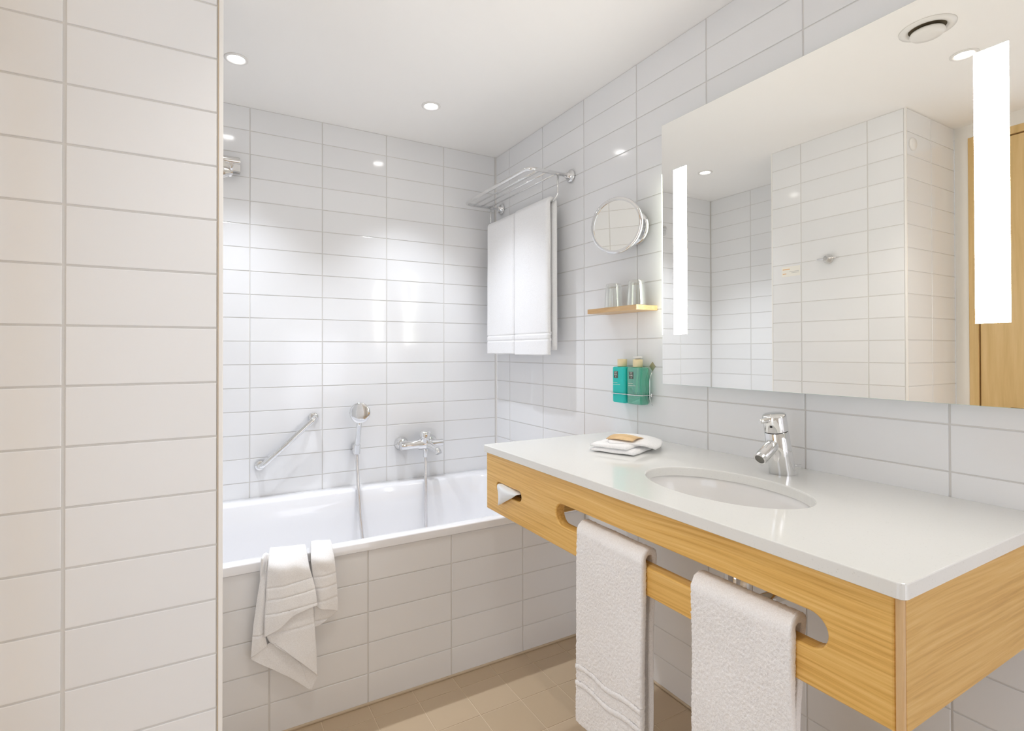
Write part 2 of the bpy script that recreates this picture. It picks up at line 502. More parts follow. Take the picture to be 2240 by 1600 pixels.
dpart('hinge', MB().lathe((LX+0.006, DY0, 1.82), (0, 0, 1), [(0, 0.007), (0.1, 0.007)], 12), m_chrome_s)
dpart('door_handle', MB().tube(round_path([(LX-0.003, -1.65, 0.90), (LX+0.05, -1.65, 0.90), (LX+0.05, -1.55, 0.90)], 0.015), 0.009).lathe((LX-0.003, -1.65, 0.90), (1, 0, 0), [(0, 0.026), (0.008, 0.026)]), m_chrome_s)

# silicone and trims
tag(MB().box(XE-0.0062, XE+0.0012, YP-0.0012, YP+0.0062, 0, 2.2, 0.0012).build('trim_1', m_trim), kind='structure')
tag(MB().box(XE-0.006, XE+0.0008, YA-0.006, YA, 0.535, 2.2, 0.001).build('trim_2', m_trim), kind='structure')
tag(MB().box(-0.0045, BK, -0.0045, BK, 0.535, 2.2).build('trim_3', m_plast), kind='structure')
tag(MB().box(XE-0.0075, XE-0.0062, YP-0.0004, YP+0.004, 0, 2.2).build('trim_4', m_gtrim), kind='structure')
tag(MB().box(XE, -0.004, YA-0.007, YA+0.001, 0, 0.007, 0.002).build('baseboard_bath', m_gtrim), kind='structure')
tag(MB().box(-0.007, 0.001, YF, YA-0.007, 0, 0.007, 0.002).build('baseboard_right', m_gtrim), kind='structure')

# ------------------------------------------------------------------ bathtub
tub = empty('bathtub', (-0.905, -0.378, 0.10))
tag(tub, 'white enamel built-in bathtub with a flat rim behind the low tiled wall', 'bathtub')
tb = MB()
RZ = 0.5345
ox, oy, ohx, ohy = -0.905, -0.3780, 0.9025, 0.3745
ix, iy, ihx, ihy = -0.890, -0.3985, 0.800, 0.306
rings = [rrect(ox, oy, ohx-0.004, ohy-0.012, 0.004, 0.5055, 8), rrect(ox, oy, ohx, ohy, 0.006, 0.507, 8),
         rrect(ox, oy, ohx, ohy, 0.006, RZ-0.004, 8), rrect(ox, oy, ohx-0.0015, ohy-0.0015, 0.006, RZ-0.001, 8), rrect(ox, oy, ohx-0.004, ohy-0.004, 0.006, RZ, 8),
         rrect(ix, iy, ihx+0.008, ihy+0.008, 0.135, RZ, 8), rrect(ix, iy, ihx+0.002, ihy+0.002, 0.13, RZ-0.002, 8),
         rrect(ix, iy, ihx-0.004, ihy-0.004, 0.13, RZ-0.010, 8),
         rrect(ix, iy, ihx-0.020, ihy-0.012, 0.13, 0.42, 8), rrect(ix, iy, ihx-0.05, ihy-0.025, 0.13, 0.28, 8),
         rrect(ix, iy, ihx-0.08, ihy-0.045, 0.13, 0.18, 8), rrect(ix, iy, ihx-0.12, ihy-0.075, 0.13, 0.135, 8),
         rrect(ix, iy, ihx-0.18, ihy-0.13, 0.12, 0.118, 8), rrect(ix, iy, 0.3, 0.06, 0.05, 0.115, 8)]
tb.loft(rings, True, False, True)
o = tb.build('shell', m_enamel, tub, auto=math.radians(50)); o.matrix_parent_inverse = Matrix.Translation(-Vector(tub.location))
o = MB().lathe((-0.25, -0.40, 0.1165), (0, 0, 1), [(0, 0.034), (0.003, 0.033), (0.004, 0.026), (0.002, 0.022)], 24).build('drain', m_chrome, tub)
o.matrix_parent_inverse = Matrix.Translation(-Vector(tub.location))

def P(o, root):
    """parent a part that was built in world coordinates"""
    o.parent = root; o.matrix_parent_inverse = (Matrix.Translation(-Vector(root.location))); return o

# ------------------------------------------------------------------ washstand, worktop, basin
XF = -0.560; VY0, VY1 = -2.088, -0.922; VZ0, VZ1 = 0.640, 0.8245
van = empty('washstand', (-0.29, -1.505, VZ0))
tag(van, 'wall-hung oak washstand apron with towel slot, under the white worktop', 'washstand')
def slot_pts(y0, y1, zc, r, n=14):
    out = []
    for k in range(n+1):
        a = PI/2 + PI*k/n; out.append((y0+r + r*math.cos(a), zc + r*math.sin(a)))
    for k in range(n+1):
        a = -PI/2 + PI*k/n; out.append((y1-r + r*math.cos(a), zc + r*math.sin(a)))
    return out
def panel_with_holes(outer, holes, x0, x1, bev=0.002):
    """plate in the YZ plane between x0 (front) and x1, with holes; edges eased by a small chamfer"""
    bm = bmesh.new()
    def inset(loop, d):
        n = len(loop); out = []
        for i in range(n):
            p = Vector(loop[i]); a = Vector(loop[i-1]); b = Vector(loop[(i+1) % n])
            e1 = (p-a); e2 = (b-p)
            if e1.length < 1e-9: e1 = e2
            if e2.length < 1e-9: e2 = e1
            n1 = Vector((-e1.y, e1.x)).normalized(); n2 = Vector((-e2.y, e2.x)).normalized()
            q = (n1+n2); q = q.normalized()/max(0.5, q.normalized().dot(n1)); out.append(p + q*d)
        return out
    def area(l): return sum(l[i-1][0]*l[i][1]-l[i][0]*l[i-1][1] for i in range(len(l)))
    loops = []
    for li, lp in enumerate([outer] + holes):
        lp = list(lp)
        if area(lp) < 0: lp.reverse()
        loops.append((lp, 1 if li == 0 else -1))
    front = []; back = []
    for lp, s in loops:
        fi = inset(lp, bev*s); levels = [(x0, fi), (x0+bev*0.35, inset(lp, bev*0.35*s)), (x0+bev, lp), (x1-bev, lp), (x1, fi)]
        rr = [[bm.verts.new((x, p[0], p[1])) for p in l] for x, l in levels]
        n = len(lp)
        for a in range(len(rr)-1):
            for i in range(n):
                bm.faces.new((rr[a][i], rr[a][(i+1) % n], rr[a+1][(i+1) % n], rr[a+1][i]))
        front.append(rr[0]); back.append(rr[-1])
    for side in (front, back):
        es = []
        for r_ in side:
            for i in range(len(r_)):
                e = bm.edges.get((r_[i], r_[(i+1) % len(r_)])); es.append(e)
        bmesh.ops.triangle_fill(bm, use_beauty=True, use_dissolve=False, edges=es)
    bmesh.ops.recalc_face_normals(bm, faces=bm.faces)
    me = bpy.data.meshes.new('panel'); bm.to_mesh(me); bm.free()
    return me
out_ = [(VY0+0.010, VZ0), (VY1, VZ0), (VY1, VZ1), (VY0+0.010, VZ1)]
me = panel_with_holes(out_, [slot_pts(-1.1345, -0.9875, 0.7245, 0.0155), slot_pts(-1.992, -1.3065, 0.7285, 0.0275)], XF, XF+0.030, 0.003)
fp = link('front_panel', me, m_wood_y); P(fp, van)
for p in me.polygons: p.use_smooth = False
P(MB().box(XF, XF+0.010, VY0, VY0+0.0098, VZ0, VZ1, 0.003, 3).build('corner_post', m_wood_z), van)
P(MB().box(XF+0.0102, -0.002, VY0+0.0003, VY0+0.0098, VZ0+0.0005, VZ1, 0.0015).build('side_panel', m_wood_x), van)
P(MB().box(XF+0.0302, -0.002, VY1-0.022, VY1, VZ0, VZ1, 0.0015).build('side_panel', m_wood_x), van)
P(MB().box(-0.022, -0.002, VY0+0.024, VY1-0.024, VZ0+0.10, VZ1, 0.001).build('back_rail', m_wood_y), van)
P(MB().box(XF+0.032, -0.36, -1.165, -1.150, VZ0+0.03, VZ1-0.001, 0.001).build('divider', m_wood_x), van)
P(MB().box(XF+0.032, -0.36, -1.150, VY1-0.022, VZ0+0.03, VZ0+0.042, 0.001).build('compartment_base', m_wood_y), van)

# tissue in the slot
tis = empty('tissue_box', (-0.50, -1.055, VZ0+0.042))
tag(tis, 'white tissue pulled out of the small slot in the oak apron', 'tissue')
P(MB().box(-0.523, -0.40, -1.140, -0.965, VZ0+0.0425, VZ0+0.135, 0.001).build('box', m_box), tis)
tg = sheet([
  [(-0.524, -1.018, 0.7385), (-0.524, -1.06, 0.7390), (-0.524, -1.10, 0.7360), (-0.524, -1.124, 0.7330)],
  [(-0.552, -1.016, 0.7390), (-0.548, -1.06, 0.7375), (-0.550, -1.10, 0.7340), (-0.550, -1.124, 0.7310)],
  [(-0.572, -1.014, 0.7370), (-0.572, -1.05, 0.7330), (-0.569, -1.09, 0.7295), (-0.566, -1.121, 0.7300)],
  [(-0.570, -1.0155, 0.7080), (-0.576, -1.040, 0.7110), (-0.573, -1.067, 0.7130), (-0.567, -1.093, 0.7140)],
  [(-0.570, -1.018, 0.6730), (-0.573, -1.0195, 0.6740), (-0.571, -1.021, 0.6750), (-0.569, -1.022, 0.6760)]], 6, 6)
mb = MB(); thick_grid(mb, tg, 0.0012); P(mb.build('tissue', m_tissue), tis)

# worktop with oval cut-out
SZ0, SZ1 = 0.8255, 0.848
top = None
EC = (-0.334, -1.640); EA, EB = 0.196, 0.131
def build_top():
    bm = bmesh.new()
    x0, x1, y0, y1 = -0.570, -0.0005, -2.095, -0.915
    def outer(ins, z):
        r = 0.010
        pts = rrect((x0+x1)/2, (y0+y1)/2, (x1-x0)/2-ins, (y1-y0)/2-ins, r, z, 5)
        return [bm.verts.new(p) for p in pts]
    def hole(e, z, n=96):
        return [bm.verts.new((EC[0]+(EB+e)*math.cos(2*PI*k/n), EC[1]+(EA+e)*math.sin(2*PI*k/n), z)) for k in range(n)]
    O = [outer(0.0018, SZ1), outer(0.0005, SZ1-0.0006), outer(0, SZ1-0.0018), outer(0, SZ0+0.001), outer(0.001, SZ0)]
    Hh = [hole(0.0030, SZ1), hole(0.0010, SZ1-0.0008), hole(0, SZ1-0.003), hole(0, SZ0)]
    for rr in (O, Hh):
        for a in range(len(rr)-1):
            n = len(rr[a])
            for i in range(n):
                bm.faces.new((rr[a][i], rr[a][(i+1) % n], rr[a+1][(i+1) % n], rr[a+1][i]))
    for ra, rb in ((O[0], Hh[0]), (O[-1], Hh[-1])):
        es = [bm.edges.get((r_[i], r_[(i+1) % len(r_)])) for r_ in (ra, rb) for i in range(len(r_))]
        bmesh.ops.triangle_fill(bm, use_beauty=True, edges=es)
    bmesh.ops.recalc_face_normals(bm, faces=bm.faces)
    me = bpy.data.meshes.new('worktop'); bm.to_mesh(me); bm.free(); return me
top = link('worktop', build_top(), m_stone)
tag(top, 'white quartz worktop with an oval cut-out, lying on the oak washstand', 'worktop')

# undermounted basin
bas = empty('washbasin', (EC[0], EC[1], 0.70))
tag(bas, 'white oval undermounted washbasin set below the quartz worktop', 'basin')
def ell(e, z, n=96, k=1.0): return [Vector((EC[0]+(EB*k+e)*math.cos(2*PI*i/n), EC[1]+(EA*k+e)*math.sin(2*PI*i/n), z)) for i in range(n)]
mb = MB()
prof = [(1.0, 0.018, 0.8250), (1.0, 0.006, 0.8250), (1.0, 0.0035, 0.8225), (0.99, 0.002, 0.800), (0.95, 0, 0.765), (0.86, 0, 0.735), (0.70, 0, 0.712), (0.45, 0, 0.700), (0.16, 0, 0.697)]
rg = [ell(e, z, 96, k) for k, e, z in prof]
rg_out = [ell(e+0.0, z, 96, k) for k, e, z in [(0.16, 0.01, 0.688), (0.5, 0.012, 0.690), (0.75, 0.012, 0.702), (0.9, 0.012, 0.725), (0.98, 0.012, 0.760), (1.0, 0.014, 0.80), (1.0, 0.018, 0.8180)]]
mb.loft(rg[::-1] + [ell(0.018, 0.8185)] + rg_out[::-1], True, False, False)
P(mb.build('bowl', m_ceramic, auto=math.radians(60)), bas)
P(MB().lathe((EC[0], EC[1], 0.690), (0, 0, 1), [(0, 0.034), (0.0085, 0.034), (0.011, 0.030), (0.011, 0.02), (0.013, 0.018), (0.014, 0.001)], 28).build('plug', m_chrome), bas)

# bottle trap below the basin
trap = empty('drain_trap', (-0.30, -1.657, 0.55))
tag(trap, 'chrome bottle trap and waste pipe behind the towel slot, under the basin', 'drain')
P(MB().lathe((-0.300, -1.657, 0.690), (0, 0, -1), [(0, 0.020), (0.035, 0.020), (0.035, 0.0285), (0.041, 0.030), (0.086, 0.030), (0.088, 0.0275), (0.094, 0.0275), (0.096, 0.030), (0.106, 0.029), (0.112, 0.024), (0.145, 0.022), (0.150, 0.010)], 28).build('trap_body', m_chrome), trap)
P(MB().tube([(-0.300, -1.657, 0.560), (-0.012, -1.657, 0.560)], 0.0155, 18).build('waste_pipe', m_chrome), trap)
P(MB().lathe((-0.001, -1.657, 0.560), (-1, 0, 0), [(0, 0.034), (0.004, 0.033), (0.010, 0.022), (0.012, 0.017)], 28).build('wall_flange', m_chrome), trap)
P(MB().tube(round_path([(-0.322, -1.640, 0.645), (-0.30, -1.690, 0.652), (-0.275, -1.700, 0.655)], 0.01), 0.004, 10).build('lift_rod', m_black), trap)

# ------------------------------------------------------------------ basin mixer tap
tap = empty('basin_tap', (-0.105, -1.641, SZ1))
tag(tap, 'chrome single-lever mixer tap standing on the worktop behind the basin', 'tap')
A0 = Vector((-0.104, -1.641, SZ1)); AX = Vector((-0.225, 0.003, 1)).normalized()
mb = MB()
# body: vertical foot cut flat, leaning cylinder
n = 40; rings = []
def cyl_ring(c, ax, r, n=40, flat=None):
    up = Vector((0, 1, 0)); a = (up - ax*up.dot(ax)).normalized(); b = ax.cross(a); pts = []
    for k in range(n):
        p = c + (a*math.cos(2*PI*k/n)+b*math.sin(2*PI*k/n))*r
        if flat is not None: p = p - ax*((p.z-flat)/ax.z)
        pts.append(p)
    return pts
rings = [cyl_ring(A0, AX, 0.0305, n, SZ1+0.0003), cyl_ring(A0+AX*0.006, AX, 0.0302, n, SZ1+0.004), cyl_ring(A0+AX*0.05, AX, 0.0285), cyl_ring(A0+AX*0.1095, AX, 0.0272), cyl_ring(A0+AX*0.1105, AX, 0.0262)]
mb.loft(rings, True, True, True); P(mb.build('body', m_chrome, auto=math.radians(45)), tap)
P(MB().lathe(A0+AX*0.1100, AX, [(0, 0.0255), (0.0024, 0.0255)], 32).build('joint_ring', m_black), tap)
P(MB().lathe(A0+AX*0.1122, AX, [(0, 0.0262), (0.001, 0.0272), (0.036, 0.0270), (0.0395, 0.0262), (0.0415, 0.0235), (0.042, 0.001)], 40).build('cap', m_chrome, auto=math.radians(45)), tap)
hd = Vector((-0.98, 0.02, -0.06)).normalized(); hp = A0+AX*0.142
P(MB().tube([hp, hp+hd*0.030, hp+hd*0.052, hp+hd*0.056], 0.0058, 16, True, [0.0085, 0.0072, 0.0055, 0.003]).build('lever', m_chrome), tap)
sd = Vector((-0.86, 0.0, -0.50)).normalized(); sp = A0+AX*0.088
P(MB().lathe(sp, sd, [(0.0, 0.0155), (0.022, 0.0160), (0.072, 0.0150), (0.0735, 0.0140), (0.0745, 0.0140), (0.0755, 0.0150), (0.083, 0.0148), (0.083, 0.0115), (0.078, 0.0110)], 32).build('spout', m_chrome, auto=math.radians(40)), tap)
P(MB().lathe(sp+sd*0.0795, sd, [(0.0, 0.0112), (0.001, 0.0112)], 24).build('aerator', mat('aerator_mesh', (0.22, 0.215, 0.19), 0.5, 0.5)), tap)
dp = A0 + AX*0.124 + Vector((-0.0266, -0.006, 0))
P(MB().lathe(dp, (-1, -0.15, 0), [(-0.003, 0.003), (0.0012, 0.003)], 12).build('marker', m_black), tap)
P(MB().tube([A0+Vector((0.020, -0.012, 0.020)), A0+Vector((0.042, -0.022, 0.0205))], 0.0018, 8).build('waste_lever', m_chrome), tap)

# ------------------------------------------------------------------ lit wall mirror
MX = -0.045; MY0, MY1 = -2.110, -1.197; MZ0, MZ1 = 1.0465, 1.9055
mir = empty('wall_mirror', (-0.001, (MY0+MY1)/2, MZ0))
tag(mir, 'large rectangular wall mirror with two lit frosted strips above the worktop', 'mirror')
P(MB().box(-0.039, -0.0005, MY0+0.010, MY1-0.012, MZ0+0.012, MZ1-0.012, 0.001).build('housing', m_house), mir)
P(MB().box(MX+0.0004, -0.0392, MY0, MY1, MZ0, MZ1, 0.0008, 1).build('glass_edge', m_edge), mir)
P(me_o := link('mirror_face', me_from('mirror_face', [(MX, MY0+0.001, MZ0+0.001), (MX, MY1-0.001, MZ0+0.001), (MX, MY1-0.001, MZ1-0.001), (MX, MY0+0.001, MZ1-0.001)], [(0, 3, 2, 1)]), m_mirror), mir)
for (a, b) in ((-1.2985, -1.2470), (-2.0480, -1.9965)):
    P(MB().box(MX-0.0008, MX+0.0003, a, b, 1.209, 1.742).build('light_strip', m_strip), mir)
P(MB().box(MX-0.0006, MX+0.0003, MY1-0.0026, MY1-0.0002, 1.21, 1.742).build('bevel_glow', m_side), mir)  # strip light caught in the glass edge, put in as emission
P(MB().box(-0.037, -0.006, MY1-0.0118, MY1-0.0098, 1.21, 1.74).build('side_diffuser', m_side), mir)
P(MB().box(-0.037, -0.006, MY0+0.0078, MY0+0.0098, 1.21, 1.74).build('side_diffuser', m_side), mir)


# ------------------------------------------------------------------ ceiling fittings
def downlight(x, y, lab):
    r = empty('downlight', (x, y, 2.2)); tag(r, lab, 'ceiling light', 'round recessed ceiling lights')
    P(MB().lathe((x, y, 2.1999), (0, 0, -1), [(0, 0.040), (0.002, 0.040), (0.0035, 0.037), (0.0035, 0.029), (0.0005, 0.027)], 32).build('trim_ring', m_plast), r)
    P(MB().lathe((x, y, 2.1995), (0, 0, -1), [(0, 0.0268), (0.001, 0.0268)], 32).build('lens', m_lens), r)
downlight(-0.534, -0.383, 'lit recessed ceiling downlight over the right end of the bath')
downlight(-1.279, -0.383, 'lit recessed ceiling downlight beside the tiled partition, over the bath')
downlight(-1.06, -1.64, 'lit recessed ceiling downlight seen only in the wall mirror')
vent = empty('ceiling_vent', (-0.762, -1.648, 2.2))
tag(vent, 'round cream ceiling extract vent, seen reflected in the wall mirror', 'vent')
P(MB().lathe((-0.762, -1.648, 2.1999), (0, 0, -1), [(0, 0.074), (0.0035, 0.073), (0.006, 0.058), (0.006, 0.052), (0.001, 0.0492)], 40).build('vent_ring', m_plast), vent)
P(MB().lathe((-0.762, -1.648, 2.1995), (0, 0, -1), [(0, 0.0490), (0.0008, 0.0490)], 32).build('vent_gap', mat('vent_gap_shade', (0.10, 0.075, 0.04), 0.8)), vent)  # dark disc, the shade inside the vent opening put into its colour
P(MB().lathe((-0.762, -1.648, 2.198), (0, 0, -1), [(0.0, 0.006), (0.008, 0.006), (0.010, 0.044), (0.017, 0.0462), (0.024, 0.041), (0.0265, 0.02), (0.027, 0.001)], 40).build('vent_disc', m_plast), vent)

# ------------------------------------------------------------------ towel rack
rack = empty('towel_rack', (-0.001, -0.36, 1.905))
tag(rack, 'chrome wall-mounted towel rack of thin rods above the hanging bath towels', 'towel rack')
RY0, RY1, RZz = -0.655, -0.064, 1.905
fr = round_path([(-0.004, RY0, RZz), (-0.218, RY0, RZz), (-0.218, RY1, RZz), (-0.004, RY1, RZz)], 0.035, 8)
P(MB().tube(fr, 0.0082, 14).build('outer_frame', m_chrome), rack)
for xx in (-0.168, -0.122, -0.076):
    P(MB().tube([(xx, RY0, RZz+0.001), (xx, RY1, RZz+0.001)], 0.0036, 10).build('rod', m_chrome), rack)
P(MB().tube(round_path([(-0.070, RY0+0.002, RZz), (-0.070, RY0+0.002, RZz-0.085), (-0.076, RY0+0.022, RZz-0.1085), (-0.076, RY0+0.06, RZz-0.109), (-0.076, RY1-0.06, RZz-0.109), (-0.076, RY1-0.022, RZz-0.1085), (-0.070, RY1-0.002, RZz-0.085), (-0.070, RY1-0.002, RZz)], 0.018, 6), 0.0045, 12).build('lower_rail', m_chrome), rack)
for yy in (RY0, RY1):
    P(MB().lathe((-0.001, yy, RZz), (-1, 0, 0), [(0, 0.027), (0.006, 0.027), (0.008, 0.025), (0.008, 0.013), (0.026, 0.013), (0.028, 0.011)], 28).build('wall_flange', m_chrome), rack)

# ------------------------------------------------------------------ cloth helper: towel folded over a rail that runs along Y
def draped(name, label, group, y0, y1, xr, zr, rfront, rback, zf, zb, th, mat_, bands=(), wav=0.0, seed=0, rough=0.0, tilt=0.0, ny=26, rshift=0.0, step=0.012, curl=0.0):
    prof = []
    nf = max(20, int((zr-zf)/step)); nb = max(14, int((zr-zb)/0.02))
    for i in range(nf): prof.append((xr-rfront, zf + (zr-zf)*i/nf, i/nf))
    for k in range(11):
        a = PI - PI*k/10
        rr = (rfront+rback)/2; cx = xr + (rback-rfront)/2
        prof.append((cx + rr*math.cos(a), zr + rr*0.8*math.sin(a), 1.0))
    for i in range(1, nb+1): prof.append((xr+rback, zr - (zr-zb)*i/nb, 1.0))
    g = []
    for pi_, (x, z, t) in enumerate(prof):
        row = []
        front = pi_ < nf
        for j in range(ny+1):
            v = j/ny; y = y0 + (y1-y0)*v
            dn = (1-t) if front else 0.0
            dx = -wav*dn*(0.5+0.5*math.sin(v*5.2+seed)) + noise.noise(Vector((y*14+seed, z*9, seed)))*wav*0.35
            dy = noise.noise(Vector((z*6, seed*3.1, 1.7)))*wav*0.5*dn
            if not front and pi_ > nf+10: dx = noise.noise(Vector((y*10, z*8, seed+5)))*wav*0.2
            zz = z
            if not front: dy += rshift*min(1.0, (pi_-nf)/18.0)
            if front:
                for (bz, bw, amp) in bands:
                    zb_ = bz + tilt*(v-0.5) + curl*math.sin(v*9.0)
                    d = abs(z-zb_)
                    if d < bw: dx += amp*(0.5+0.5*math.cos(PI*d/bw))
                if pi_ == 0: zz = z + noise.noise(Vector((y*12, seed, 0)))*0.004
            row.append(Vector((x+dx, y+dy, zz)))
        g.append(row)
    mb = MB(); thick_grid(mb, g, th)
    if rough:
        for i, v in enumerate(mb.v):
            mb.v[i] = v + Vector(((noise.noise(v*300)), noise.noise(v*320+Vector((9, 0, 0))), noise.noise(v*310+Vector((0, 7, 0)))))*rough
    o = mb.build(name, mat_)
    tag(o, label, 'towel', group)
    return o, g

GB = 'white bath towels on the chrome rack'
draped('bath_towel', 'white folded bath towel on the chrome rack, nearer the back wall', GB, -0.349, -0.084, -0.076, 1.791, 0.018, 0.0135, 1.142, 1.20, 0.020, m_cotton, bands=((1.232, 0.0045, 0.0055), (1.206, 0.0045, 0.0055)), wav=0.004, seed=2.0, ny=24, step=0.0025)
draped('bath_towel', 'white folded bath towel on the chrome rack, nearer the magnifying mirror', GB, -0.628, -0.353, -0.076, 1.793, 0.0195, 0.0145, 1.138, 1.16, 0.022, m_cotton, bands=((1.232, 0.0045, 0.0055), (1.206, 0.0045, 0.0055)), wav=0.004, seed=5.0, ny=24, step=0.0025)

GH = 'white terry hand towels over the oak bar'
draped('hand_towel', 'white terry hand towel over the oak bar, nearer the bath', GH, -1.632, -1.412, XF+0.015, 0.710, 0.0235, 0.0225, 0.250, 0.235, 0.015, m_terry, bands=((0.392, 0.005, -0.0032), (0.352, 0.005, -0.0032)), wav=0.009, seed=1.0, rough=0.0015, tilt=-0.02, ny=130, rshift=0.026, step=0.0022, curl=0.0045)
draped('hand_towel', 'white terry hand towel over the oak bar, nearer the washstand corner', GH, -1.946, -1.757, XF+0.015, 0.710, 0.0245, 0.0225, 0.20, 0.18, 0.016, m_terry, bands=((0.29, 0.006, 0.003),), wav=0.009, seed=4.2, rough=0.0016, ny=130, rshift=0.020, step=0.0022)

# ------------------------------------------------------------------ towel thrown over the bath rim
TW_ = {"A":[[[-1.2291,-0.7517,0.49],[-1.2174,-0.7192,0.49],[-1.2094,-0.7336,0.49]],[[-1.2291,-0.7817,0.553],[-1.2174,-0.7492,0.553],[-1.2094,-0.7636,0.553]],[[-1.2351,-0.774,0.4749],[-1.2247,-0.778,0.4742],[-1.2152,-0.776,0.4714]],[[-1.2485,-0.772,0.3776],[-1.2353,-0.778,0.377],[-1.2196,-0.774,0.3813]],[[-1.2533,-0.776,0.3311],[-1.2387,-0.782,0.33],[-1.2198,-0.776,0.3255]],[[-1.2577,-0.775,0.2675],[-1.2369,-0.78,0.2823],[-1.2136,-0.776,0.2954]]],"B":[[[-1.2011,-0.6823,0.49],[-1.1631,-0.6929,0.49],[-1.131,-0.7002,0.49],[-1.1015,-0.7058,0.49]],[[-1.2011,-0.7123,0.553],[-1.1631,-0.7229,0.553],[-1.131,-0.7302,0.553],[-1.1015,-0.7358,0.553]],[[-1.2132,-0.786,0.5348],[-1.1787,-0.798,0.5255],[-1.1404,-0.796,0.5238],[-1.0981,-0.786,0.5049]],[[-1.2173,-0.788,0.4765],[-1.179,-0.8,0.4729],[-1.1375,-0.798,0.4766],[-1.0888,-0.79,0.47]],[[-1.2194,-0.788,0.4239],[-1.1789,-0.8,0.4262],[-1.1345,-0.8,0.4361],[-1.0815,-0.796,0.4363]],[[-1.2227,-0.79,0.3792],[-1.1823,-0.802,0.3845],[-1.1316,-0.802,0.4024],[-1.0789,-0.8,0.4132]],[[-1.2237,-0.792,0.3276],[-1.1853,-0.802,0.3454],[-1.1446,-0.803,0.3757],[-1.0766,-0.802,0.3911]]],"C":[[[-1.2202,-0.78,0.4274],[-1.1831,-0.782,0.4263],[-1.1448,-0.782,0.4243],[-1.0857,-0.782,0.4108]],[[-1.2217,-0.78,0.3445],[-1.1833,-0.784,0.37],[-1.1421,-0.786,0.3777],[-1.0844,-0.784,0.3662]],[[-1.208,-0.782,0.3052],[-1.1714,-0.79,0.3194],[-1.1301,-0.792,0.323],[-1.0814,-0.786,0.3144]],[[-1.2016,-0.786,0.3038],[-1.1624,-0.794,0.2752],[-1.1209,-0.796,0.2579],[-1.0774,-0.788,0.2416]],[[-1.1993,-0.788,0.3018],[-1.1594,-0.796,0.2653],[-1.1164,-0.798,0.2202],[-1.075,-0.79,0.171]]],"F":[[[-1.2501,-0.774,0.283],[-1.2258,-0.775,0.29],[-1.2027,-0.776,0.3008],[-1.1887,-0.777,0.2908]],[[-1.2574,-0.774,0.2659],[-1.2134,-0.775,0.2631],[-1.1697,-0.777,0.2518],[-1.1247,-0.778,0.2189]],[[-1.2574,-0.774,0.2652],[-1.2104,-0.776,0.2327],[-1.1506,-0.778,0.206],[-1.092,-0.78,0.169]],[[-1.2571,-0.774,0.2645],[-1.2042,-0.776,0.2242],[-1.1441,-0.778,0.1751],[-1.0945,-0.779,0.127]]],"G":[[[-1.1248,-0.779,0.2229],[-1.0986,-0.78,0.1952],[-1.0736,-0.782,0.1715]],[[-1.1117,-0.779,0.1847],[-1.092,-0.78,0.169],[-1.0754,-0.781,0.1541]],[[-1.0968,-0.779,0.1291],[-1.0935,-0.779,0.1281],[-1.0911,-0.779,0.1266]]],"D":[[[-1.0816,-0.6893,0.49],[-1.064,-0.6879,0.49],[-1.0481,-0.6967,0.49],[-1.0242,-0.7043,0.49]],[[-1.0816,-0.7193,0.553],[-1.064,-0.7179,0.553],[-1.0481,-0.7267,0.553],[-1.0242,-0.7343,0.553]],[[-1.0921,-0.78,0.5293],[-1.0704,-0.79,0.5251],[-1.0463,-0.788,0.5197],[-1.0235,-0.778,0.5189]],[[-1.0874,-0.782,0.484],[-1.0674,-0.792,0.487],[-1.0433,-0.79,0.4778],[-1.0177,-0.78,0.4617]],[[-1.0807,-0.782,0.4305],[-1.061,-0.794,0.4309],[-1.0364,-0.79,0.4203],[-1.0135,-0.78,0.4041]],[[-1.076,-0.784,0.3816],[-1.0644,-0.794,0.3709],[-1.0398,-0.79,0.3615],[-1.0121,-0.78,0.3462]]],"E":[[[-1.0847,-0.776,0.3941],[-1.0578,-0.777,0.3813],[-1.0161,-0.776,0.3604]],[[-1.0833,-0.776,0.3625],[-1.0578,-0.777,0.3532],[-1.0179,-0.776,0.343]],[[-1.0811,-0.775,0.3127],[-1.071,-0.775,0.3136],[-1.0574,-0.775,0.3189]]]}
mb = MB()
for k, th in (('F', 0.004), ('G', 0.004), ('C', 0.006), ('E', 0.005), ('A', 0.007), ('D', 0.008), ('B', 0.008)):
    g = sheet([[Vector(p) for p in r] for r in TW_[k]], 9, 16)
    for i, r in enumerate(g):
        for j, p in enumerate(r):
            nz = noise.noise(Vector((p.x*32, p.z*22, ord(k)*0.7)))*0.0022
            if p.z < 0.50:
                for lz in ((0.47, 0.435, 0.395) if k in 'BD' else (0.33,)):
                    d = abs(p.z - lz - (0.05*(p.x+1.14) if k == 'B' else 0))
                    if d < 0.0045: nz += 0.0030*(0.5+0.5*math.cos(PI*d/0.0045))
            r[j] = p + Vector((0, nz, 0))
    thick_grid(mb, g, th)
o = mb.build('bath_rim_towel', m_cotton)
o.name = 'towel'
tag(o, 'white crumpled towel thrown over the front rim of the bath', 'towel')

